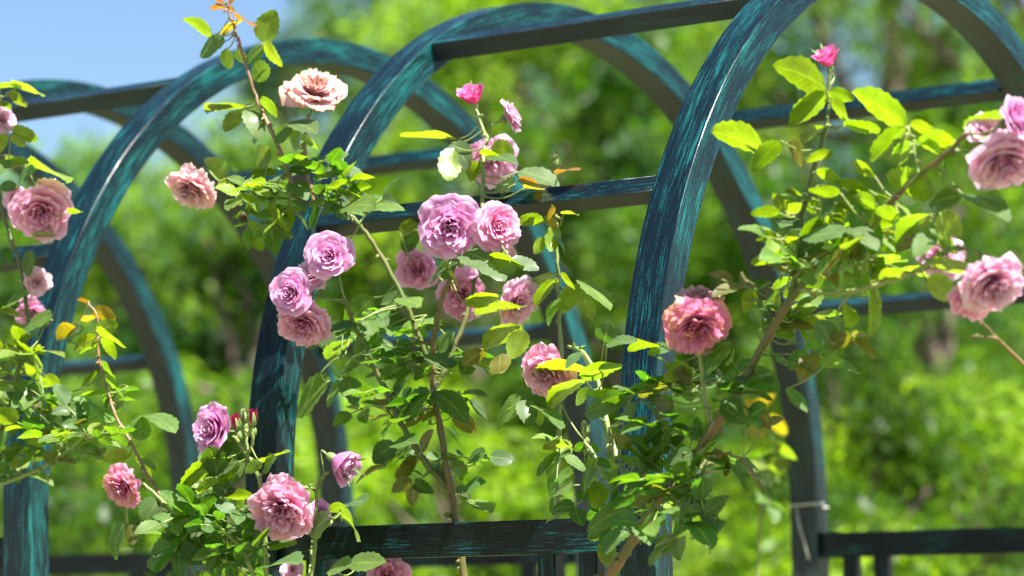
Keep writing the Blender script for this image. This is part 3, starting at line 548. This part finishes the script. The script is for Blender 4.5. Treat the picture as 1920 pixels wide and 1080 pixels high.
for q in [(1133, 642, 1142, 604, 42, 's'), (1138, 646, 1194, 637, 20, 's'), (1236, 646, 1180, 647, 11, 'y'), (1215, 660, 1259, 648, 20, 's'), (1098, 714, 1162, 674, 36, 'y'), (1182, 744, 1090, 768, 40, 's'), (1168, 790, 1190, 752, 22, 's'), (1100, 742, 1172, 734, 14, 'y'),
          (1300, 700, 1248, 682, 26, 'y'), (1288, 690, 1241, 711, 30, 'y'), (1298, 712, 1258, 700, 34, 'o'), (1302, 716, 1197, 728, 16, 'o'), (1345, 712, 1250, 740, 26, 'd'), (1452, 722, 1360, 704, 32, 'd'), (1395, 698, 1462, 724, 42, 'd'), (1260, 752, 1229, 786, 34, 'o'),
          (1215, 790, 1150, 806, 24, 'g'), (1302, 850, 1248, 864, 38, 'g'), (1256, 832, 1198, 862, 28, 'g'), (1252, 915, 1194, 936, 34, 'o'), (1182, 952, 1096, 992, 38, 'g'), (1128, 950, 1108, 904, 44, 'y'), (1382, 862, 1410, 890, 36, 'd'), (1296, 930, 1348, 988, 30, 'd'), (1294, 978, 1337, 1020, 40, 'd'),
          (1298, 962, 1258, 1000, 34, 'd'), (1258, 1006, 1229, 1036, 34, 'g'), (1286, 908, 1322, 930, 30, 'd'), (1342, 840, 1366, 890, 14, 'o'), (1408, 888, 1437, 926, 11, 'o'), (1412, 766, 1452, 792, 32, 'o'), (1350, 760, 1400, 790, 34, 'd'), (1370, 640, 1320, 700, 26, 'g'), (1300, 660, 1345, 640, 22, 'y'), (1330, 680, 1370, 650, 26, 'y'),
          (1400, 800, 1430, 760, 24, 'd'), (1430, 800, 1470, 780, 14, 'o'), (1120, 880, 1085, 930, 22, 'g'), (1075, 910, 1018, 935, 20, 'g'), (1090, 660, 1060, 690, 18, 's'), (1240, 850, 1180, 900, 22, 'd'), (1160, 820, 1215, 835, 22, 'd')]:
    r.leaf(*q, -1.18+U(-.03, .03))
r.fill(1560, 490, 95, 42, -1.22, 12, 0.046, 'yygod', .06, -10); r.fill(1590, 390, 60, 35, -1.22, 4, 0.043, 'yyo'); r.fill(1420, 600, 60, 60, -1.18, 9, 0.046, 'gyyod', .07, -60)
r.fill(1340, 760, 95, 55, -1.15, 9, 0.044, 'ddgo', .07, -40); r.fill(1245, 860, 90, 50, -1.14, 9, 0.043, 'dgo'); r.fill(1150, 930, 70, 45, -1.12, 7, 0.043, 'gdy'); r.fill(1310, 950, 40, 60, -1.15, 4, 0.043, 'dd'); r.fill(1470, 640, 60, 50, -1.2, 6, 0.043, 'dgo')
r.fill(1740, 420, 60, 60, -1.22, 7, 0.046, 'yygo'); r.fill(1600, 470, 70, 28, -1.22, 4, 0.048, 'ygyo'); r.fill(1480, 420, 45, 60, -1.22, 5, 0.043, 'ygy'); r.fill(1740, 540, 60, 30, -1.24, 4, 0.046, 'yg'); r.fill(1240, 930, 60, 40, -1.2, 5, 0.043, 'gdg'); r.fill(1240, 740, 60, 40, -1.14, 5, 0.043, 'gsd')
r.done()

# ---- rose at the foot of the second arch (lower left)
l = Plant('climbing_rose', (480, 1120), 'leafy rose at the foot of the middle leg, pink blooms over the dark rail', Y=-1.16)
l.cane([(500, 1090), (496, 1010), (488, 905), (464, 855), (440, 818)], -1.16, -1.22, 7, 4, M_SHOOT, 1, True)
l.cane([(464, 855), (474, 828), (472, 800)], -1.21, -1.22, 3.5, 3, M_SHOOT, name='shoot'); l.cane([(464, 852), (462, 815), (460, 805)], -1.2, -1.2, 3, 2.5, M_SHOOT, name='shoot')
l.cane([(583, 1090), (592, 1015), (594, 925), (598, 900), (616, 884)], -1.12, -1.13, 5.5, 3, M_SHOOT, 1, True); l.cane([(592, 1012), (612, 985), (642, 958)], -1.12, -1.13, 4.5, 3, M_SHOOT, name='shoot')
l.cane([(594, 925), (582, 914), (565, 916), (552, 925)], -1.12, -1.16, 3, 3, M_SHOOT, name='shoot')
l.cane([(480, 1090), (440, 1010), (380, 985), (330, 962), (300, 935), (268, 906)], -1.18, -1.24, 6, 3, M_SHOOT)
l.cane([(325, 960), (285, 905), (256, 850), (236, 812), (212, 768), (192, 700), (182, 640), (184, 600), (166, 566)], -1.2, -1.22, 4.5, 2, M_SHOOTR, name='shoot')
l.cane([(490, 1060), (420, 1050), (350, 1040), (300, 1060)], -1.16, -1.2, 4, 3, M_SHOOT); l.cane([(496, 1000), (460, 985), (420, 960), (380, 955)], -1.17, -1.2, 4, 3, M_SHOOT)
l.cane([(575, 1100), (640, 1070), (680, 1055)], -1.1, -1.1, 3, 2, M_SHOOT)
bloom(l, 398, 804, 112, (-.75, .15, .75), 'half', 'lilac', -1.24, label='lilac rose half turned away to the left, with red buds beside it', stalk_to=(438, 818))
bloom(l, 473, 782, 30, (.0, 1, .25), 'bud', 'red', -1.22, 'rose_bud'); bloom(l, 441, 792, 28, (-.2, 1, .3), 'bud', 'red', -1.22, 'rose_bud'); bloom(l, 458, 780, 22, (-.1, 1, .1), 'bud', 'green', -1.2, 'rose_bud')
bloom(l, 532, 952, 118, (-.2, -.42, .9), 'messy', 'dusty', -1.20, label='dense dusty pink rose drooping in front of the dark rail')
bloom(l, 648, 872, 58, (.7, -.35, .45), 'goblet', 'lilac', -1.13, 'rose_bud', label='single fat lilac bud above the rail')
bloom(l, 232, 912, 84, (-.6, -.35, .75), 'messy', 'brown', -1.25, label='withered magenta rose with brown dry petals', squash=(.85, 1)); bloom(l, 600, 958, 46, (.2, .3, .6), 'loose', 'lilac', -1.0); bloom(l, 548, 1068, 44, (.1, .2, .8), 'loose', 'soft', -1.08)
for q in [(432, 856, 338, 905, 30, 'y'), (446, 866, 392, 888, 36, 's'), (462, 868, 408, 925, 26, 'g'), (398, 908, 442, 922, 30, 's'), (386, 949, 341, 937, 22, 'y'), (452, 956, 494, 948, 14, 's'), (494, 866, 542, 844, 9, 'y'), (490, 866, 460, 888, 24, 'y'), (495, 880, 515, 860, 26, 'g'),
          (650, 950, 617, 955, 17, 'y'), (648, 946, 684, 939, 12, 's'), (638, 964, 682, 1010, 20, 'y'), (617, 967, 577, 1003, 28, 's'), (656, 1056, 722, 1052, 36, 'g'), (620, 1066, 656, 1060, 28, 's'), (503, 1062, 558, 1052, 20, 's'), (276, 1062, 320, 1040, 32, 's'),
          (236, 980, 206, 1048, 24, 'g'), (240, 985, 256, 1022, 24, 'o'), (256, 854, 286, 902, 18, 'y'), (258, 860, 292, 882, 14, 'g'), (243, 850, 192, 862, 26, 'y'), (238, 860, 215, 850, 20, 'y'), (262, 826, 266, 778, 42, 'g'), (248, 798, 224, 832, 24, 'g'), (266, 780, 331, 797, 14, 'g'),
          (202, 792, 172, 750, 28, 'g'), (150, 788, 150, 740, 42, 'g'), (132, 734, 88, 776, 24, 'y'), (180, 622, 221, 605, 32, 'y'), (172, 584, 219, 596, 26, 'a'), (136, 608, 108, 634, 28, 'a'), (126, 638, 152, 612, 24, 's'), (188, 632, 137, 652, 20, 'y'), (188, 632, 222, 670, 16, 'y'),
          (186, 642, 148, 664, 13, 'y'), (190, 630, 234, 646, 14, 'y'), (186, 696, 148, 726, 14, 'y'), (190, 702, 233, 742, 16, 'y'), (190, 690, 216, 700, 20, 'y'), (180, 590, 160, 602, 16, 'a'), (166, 566, 145, 560, 8, 'r'), (200, 735, 150, 740, 12, 'y'),
          (300, 935, 268, 985, 50, 'd'), (330, 960, 280, 950, 36, 's'), (480, 1000, 466, 965, 36, 's'), (420, 1020, 382, 1060, 34, 's'), (440, 960, 400, 935, 22, 's'), (380, 975, 360, 1010, 30, 's'), (430, 990, 470, 1010, 26, 'd'), (505, 1020, 555, 1015, 30, 'g')]:
    l.leaf(*q, -1.2+U(-.04, .03))
l.fill(410, 1010, 95, 55, -1.18, 23, 0.043, 'dsgdsg', .07); l.fill(320, 985, 70, 45, -1.2, 10, 0.046, 'dsgd', .06); l.fill(480, 1045, 85, 35, -1.17, 9, 0.043, 'dsg'); l.fill(420, 930, 60, 35, -1.18, 6, 0.043, 'dsgy'); l.fill(230, 760, 40, 70, -1.21, 2, 0.041, 'gy'); l.fill(330, 1070, 60, 25, -1.2, 5, 0.043, 'sd')
l.done()

# ---- left edge rose
f = Plant('climbing_rose', (-60, 1150), 'rose climbing up the left edge of the picture, soft pink blooms, slightly out of focus', Y=-1.2)
f.cane([(-50, 1100), (-30, 950), (10, 780), (48, 640), (52, 590), (38, 500), (12, 420), (-10, 300), (0, 180)], -1.2, -1.2, 7, 4, M_CANE, 1, True)
f.cane([(-35, 930), (0, 908), (60, 885), (110, 858), (160, 815)], -1.2, -1.24, 6, 3, M_SHOOT)
f.cane([(-10, 300), (30, 310), (70, 318)], -1.2, -1.22, 3, 2, M_SHOOT); f.cane([(48, 640), (80, 610), (98, 600)], -1.2, -1.22, 3, 2, M_SHOOT)
bloom(f, 78, 396, 112, (.1, -.45, .95), 'open', 'pink', -1.22, label='full pink rose hanging beside the left leg'); bloom(f, 92, 352, 56, (.2, .8, .4), 'loose', 'soft', -1.2)
bloom(f, 3, 226, 50, (.2, .1, .8), 'open', 'soft', -1.2); bloom(f, 68, 528, 58, (.4, .1, .7), 'loose', 'pale', -1.18); bloom(f, 60, 585, 60, (.2, -.3, .7), 'loose', 'pink', -1.1); bloom(f, 30, 372, 50, (-.2, .1, .7), 'loose', 'soft', -1.2)
for q in [(28, 165, 80, 166, 20, 'y'), (15, 172, 52, 200, 20, 'y'), (0, 165, 32, 155, 14, 'y'), (0, 190, 20, 205, 16, 'y'), (22, 244, 73, 258, 30, 'y'), (20, 250, 48, 275, 22, 'y'), (60, 312, 134, 326, 30, 'y'), (12, 312, 52, 300, 18, 'y'), (0, 350, 34, 352, 22, 's'), (34, 346, 62, 318, 16, 's'),
          (128, 400, 155, 392, 16, 'y'), (100, 440, 62, 445, 16, 'y'), (10, 574, 50, 545, 10, 'g'), (40, 622, 98, 588, 16, 'g'), (64, 662, 120, 656, 10, 'y'), (30, 655, 86, 682, 26, 'y'), (8, 645, 40, 690, 22, 'y'), (10, 250, -5, 290, 22, 'y'), (20, 300, -10, 330, 20, 'g'), (60, 470, 50, 520, 22, 'd'), (0, 585, 45, 590, 14, 'y'), (40, 800, 2, 830, 14, 'g'), (60, 860, 5, 890, 16, 'g'), (62, 845, 15, 850, 10, 'y')]:
    f.leaf(*q, -1.22)
f.fill(15, 300, 45, 45, -1.2, 4, 0.041, 'ygs'); f.fill(20, 470, 45, 70, -1.2, 7, 0.041, 'gdy'); f.fill(25, 650, 60, 60, -1.2, 9, 0.043, 'ygs'); f.fill(130, 820, 65, 40, -1.23, 9, 0.043, 'dgyo'); f.fill(30, 560, 50, 60, -1.2, 6, 0.043, 'ygs'); f.fill(50, 700, 60, 50, -1.22, 6, 0.043, 'ygg'); f.fill(10, 860, 60, 40, -1.2, 5, 0.043, 'gdy'); f.fill(60, 800, 50, 40, -1.22, 4, 0.043, 'ggo'); f.fill(20, 750, 40, 40, -1.2, 5, 0.043, 'gd')
f.done()

# ---- rose behind the rear leg and a loose branch at right
k = Plant('climbing_rose', (1420, 1100), 'blurred rose with yellow and orange young leaves behind the cane, left of the rear leg', Y=.9, group='roses behind the arbor')
k.cane([(1420, 1090), (1425, 980), (1440, 880), (1450, 820), (1420, 770)], .9, .9, 5, 3, M_SHOOT, 1, True)
for q in [(1430, 790, 1395, 750, 36, 'a'), (1440, 810, 1400, 805, 34, 'a'), (1440, 790, 1480, 800, 34, 'a'), (1450, 850, 1400, 870, 30, 'y'), (1450, 840, 1500, 850, 26, 'y'), (1425, 770, 1450, 735, 26, 'a')]: k.leaf(*q, .88)
k.fill(1430, 880, 30, 50, .9, 6, .05, 'gdy')
k.fill(1560, 660+100, 30, 30, 1.1, 0, .05, 'y'); k.done()
k = Plant('climbing_rose', (2100, 1000), 'bare blurred rose branch coming in from the right edge below the pale bloom', Y=.3, group='roses behind the arbor')
k.cane([(2080, 1000), (2020, 800), (1925, 690), (1880, 645), (1850, 615), (1832, 592)], .3, .1, 6, 4, M_CANE2, .5, True); k.cane([(1868, 634), (1840, 632), (1820, 632)], .15, .15, 3.5, 3, M_CANE2, .5, name='shoot'); k.done()

# twine round the rear leg
tw = MB(); cx, cyy, tz = -WARB-AW/2, 1-AD/2, P(1530, 952, .97).z
pts = []
for turn in range(25):
    a = turn/12*math.pi; ca, sa = math.cos(a), math.sin(a); kx = (AW/2+.002)/max(abs(ca), abs(sa)*1e-9+1e-9); 
    mm_ = max(abs(ca)/(AW/2+.003), abs(sa)/(AD/2+.003)); pts.append(Vector((cx+ca/mm_, cyy+sa/mm_, tz+.0004*turn)))
tube(tw, pts, [.0022]*len(pts), 6)
e0 = Vector((cx-.015, cyy-AD/2-.004, tz)); tube(tw, [e0, e0+Vector((.008, -.003, -.04)), e0+Vector((.022, -.002, -.085)), e0+Vector((.03, -.001, -.12))], [.002]*4, 6)
o = tw.build('twine_tie', M_STRING, None, loc=(cx, cyy, tz)); o['label'] = 'pale twine knotted round the rear leg of the nearest arbor just above its rail'; o['category'] = 'twine'

# ================================================================ GROUND AND BACKGROUND PLANTING
gm = MB(); ns = 24; Vg = []
for j in range(ns+1):
    for i in range(ns+1):
        x = -260+520*i/ns; y = -260+520*j/ns; Vg.append((x, y, GZ-.001))
gm.add(Vg, [(j*(ns+1)+i, j*(ns+1)+i+1, (j+1)*(ns+1)+i+1, (j+1)*(ns+1)+i) for j in range(ns) for i in range(ns)])
go = gm.build('ground', M_GROUND, None, False); go['kind'] = 'structure'

def crown_mesh(mb, centers, radii, nleaf, size, cols, flat=.8):
    cols = list(cols)*2+[tuple(v*.65 for v in cols[-1])]
    centers = np.array(centers); radii = np.array(radii); w = radii**2/np.sum(radii**2)
    ci = rng.choice(len(centers), nleaf, p=w); d = rng.normal(size=(nleaf, 3)); d /= np.linalg.norm(d, axis=1)[:, None]
    rr = radii[ci]*(rng.random(nleaf)**.42); p = centers[ci]+d*rr[:, None]*np.array([1, 1, flat])
    nrm = d*.5+rng.normal(size=(nleaf, 3))*.6+np.array([0, 0, .6]); nrm /= np.linalg.norm(nrm, axis=1)[:, None]
    a = rng.normal(size=(nleaf, 3)); a -= nrm*(a*nrm).sum(1)[:, None]; a /= np.linalg.norm(a, axis=1)[:, None]; b = np.cross(nrm, a)
    s = size*rng.uniform(.6, 1.3, nleaf)[:, None]
    V = np.stack([p-a*s, p-b*s*.42, p+a*s, p+b*s*.42], 1).reshape(-1, 3)
    cc = np.array(cols)[rng.integers(0, len(cols), len(centers))][ci]*rng.uniform(.7, 1.3, (nleaf, 1)); C = np.repeat(cc, 4, 0)
    idx = np.arange(nleaf*4).reshape(-1, 4); mb.v.append(V.astype(np.float32)); mb.f += [tuple(q) for q in (idx+mb.n).tolist()]; mb.mi += [0]*nleaf
    mb.uv.append(np.zeros((len(V), 2), np.float32)); c4_ = np.ones((len(V), 4), np.float32); c4_[:, :3] = C; mb.col.append(c4_); mb.n += len(V)
LIME = [(.15, .25, .020), (.19, .29, .026), (.11, .19, .018), (.05, .11, .014)]; MID = [(.085, .165, .022), (.13, .22, .028), (.035, .085, .016)]; DARK = [(.03, .085, .018), (.065, .14, .022), (.10, .185, .028)]
PALE = [(.12, .19, .04), (.17, .24, .06), (.07, .14, .025)]
def tree(px, dist, h, cw, cols, nleaf, label, size=.06, group='trees behind the arbors', lowfrac=.15, nclump=46, kind='leafy_tree', cat='tree', gap=1.0):
    g = G(px, dist); e = empty(kind, g, label, cat, group)
    tb = MB(); H = h*.92; tr = h*.022+.03
    tp = [g+Vector((math.sin(i*1.7+px)*.05*h*i/6, math.cos(i*1.3+px)*.04*h*i/6, H*i/6)) for i in range(7)]
    tube(tb, spline(tp, 3), list(np.linspace(tr, tr*.15, 19)), 9)
    cs = []; rs = []
    for i in range(nclump):
        z = lowfrac+(1-lowfrac)*((i+.5)/nclump); prof_ = math.sin(math.pi*min(1, max(0, (z-lowfrac)/(1-lowfrac)*.86+.12)))**.7
        a = U(0, 6.283); q = math.sqrt(U(.05, 1))*cw/2*prof_; c0 = g+Vector((math.cos(a)*q, math.sin(a)*q, z*h-.08*h*U(0, 1)))
        rr = cw*U(.10, .20)*gap; cs.append(tuple(c0)); rs.append(rr)
        if i % 3 == 0:
            st = tp[min(5, int(z*5))]; tube(tb, spline([st, st.lerp(c0, .55)+Vector((0, 0, -.03*h)), c0], 4), list(np.linspace(tr*.4, tr*.08, 9)), 6)
    tb.build('trunk', M_BARK, e)
    cm = MB(); crown_mesh(cm, cs, rs, nleaf, size, cols); cm.build('crown', M_TREE, e)
# far trees: (px, dist, height, crown width, colours, leaves, label)
T = [(440, 19, 3.5, 2.2, DARK, 9000, 'dark rounded small tree between the left and middle arches'), (1215, 20, 4.9, 2.0, DARK, 9000, 'narrow dark tree left of the nearest front leg', .3), (1790, 19, 4.1, 2.6, DARK, 10000, 'dark rounded tree in front of the pale one at right'),
     (-60, 27, 5.0, 4.2, MID, 15000, 'mid green tree beyond the left arch, its top below the sky'), (235, 34, 6.5, 2.4, MID, 5000, 'sparse hazy tree rising into the sky left of the long shoot'),
     (170, 23, 4.2, 3.6, MID, 15000, 'round green tree seen through the left arch'), (470, 26, 5.0, 3.8, LIME, 16000, 'bright green tree behind the wilted bloom'),
     (880, 29, 8.6, 4.6, MID, 20000, 'tall green tree behind the top of the middle arch'), (930, 24, 6.4, 3.6, LIME, 16000, 'yellow green tree behind the pink bud', .30),
     (1180, 27, 7.4, 4.0, DARK, 12000, 'dark green tree between the middle and the right leg, with blue sky gaps', .34), (1400, 31, 8.6, 4.8, MID, 20000, 'tall green tree behind the right leg', .26),
     (1640, 25, 7.4, 4.2, LIME, 19000, 'bright green tree behind the hot pink bud at right'), (1930, 22, 7.0, 4.0, PALE, 20000, 'pale silvery green tree behind the right edge'), (2250, 27, 8, 5, MID, 12000, 'green tree beyond the right edge of the arbor row'),
     (1080, 38, 6.2, 5.0, DARK, 14000, 'deep green tree farthest back in the centre'), (690, 38, 8.8, 4.2, MID, 13000, 'farthest tree behind the crest of the left arch'), (575, 31, 7.3, 2.6, MID, 8000, 'slender tree with sky showing through, right of the long shoot'), (1720, 38, 10, 5.4, DARK, 16000, 'dark tree far back at right'), (20, 36, 6.0, 4.5, MID, 12000, 'distant green tree at the far left')]
for t_ in T: tree(*t_[:7], lowfrac=(t_[7] if len(t_) > 7 else .12))
for px, d_, h_, lab in ((820, 48, 4.6, 'low distant tree showing under the crowns behind the central cane'), (1130, 50, 4.2, 'low distant tree behind the slim shoot'), (1420, 47, 4.4, 'low distant tree behind the thick diagonal cane'), (1720, 52, 5.5, 'low distant tree behind the rear rail')):
    tree(px, d_, h_, 6.5, PALE, 9000, lab, size=.09, lowfrac=.03)
B = [(-20, 13, 1.95, 2.0, MID, 9000, 'green shrub low at the left edge'), (230, 14, 1.8, 1.7, LIME, 9000, 'lime green shrub low behind the left arch'), (450, 12.5, 1.75, 1.5, LIME, 9000, 'lime shrub behind the lower left blooms'), (640, 14, 1.95, 1.6, LIME, 9000, 'bright lime shrub behind the middle leg'),
     (850, 13, 1.75, 1.5, LIME, 9000, 'bright lime shrub behind the thick central cane'), (1040, 15, 1.3, 1.5, DARK, 7000, 'darker shrub behind the slim shoot'), (1360, 14, 1.2, 1.5, PALE, 6000, 'greyish green shrub right of the nearest front leg'),
     (1650, 12.5, 1.75, 1.7, LIME, 10000, 'vivid lime shrub above the rear rail'), (1860, 13.5, 1.85, 1.6, LIME, 10000, 'vivid lime shrub at the right edge above the rear rail'), (1560, 17, 2.6, 2.0, MID, 9000, 'green bush behind the vivid lime shrubs'), (1800, 16, 3.2, 2.2, DARK, 12000, 'tall dark bush in the right half of the far planting')]
for b_ in B: tree(*b_, size=.035, group='shrubs behind the arbors', lowfrac=.06, nclump=34, kind='garden_shrub', cat='shrub', gap=1.05)
print('blooms', NB[0], 'leaf faces', sum(len(o.data.polygons) for o in bpy.data.objects if o.type == 'MESH'))
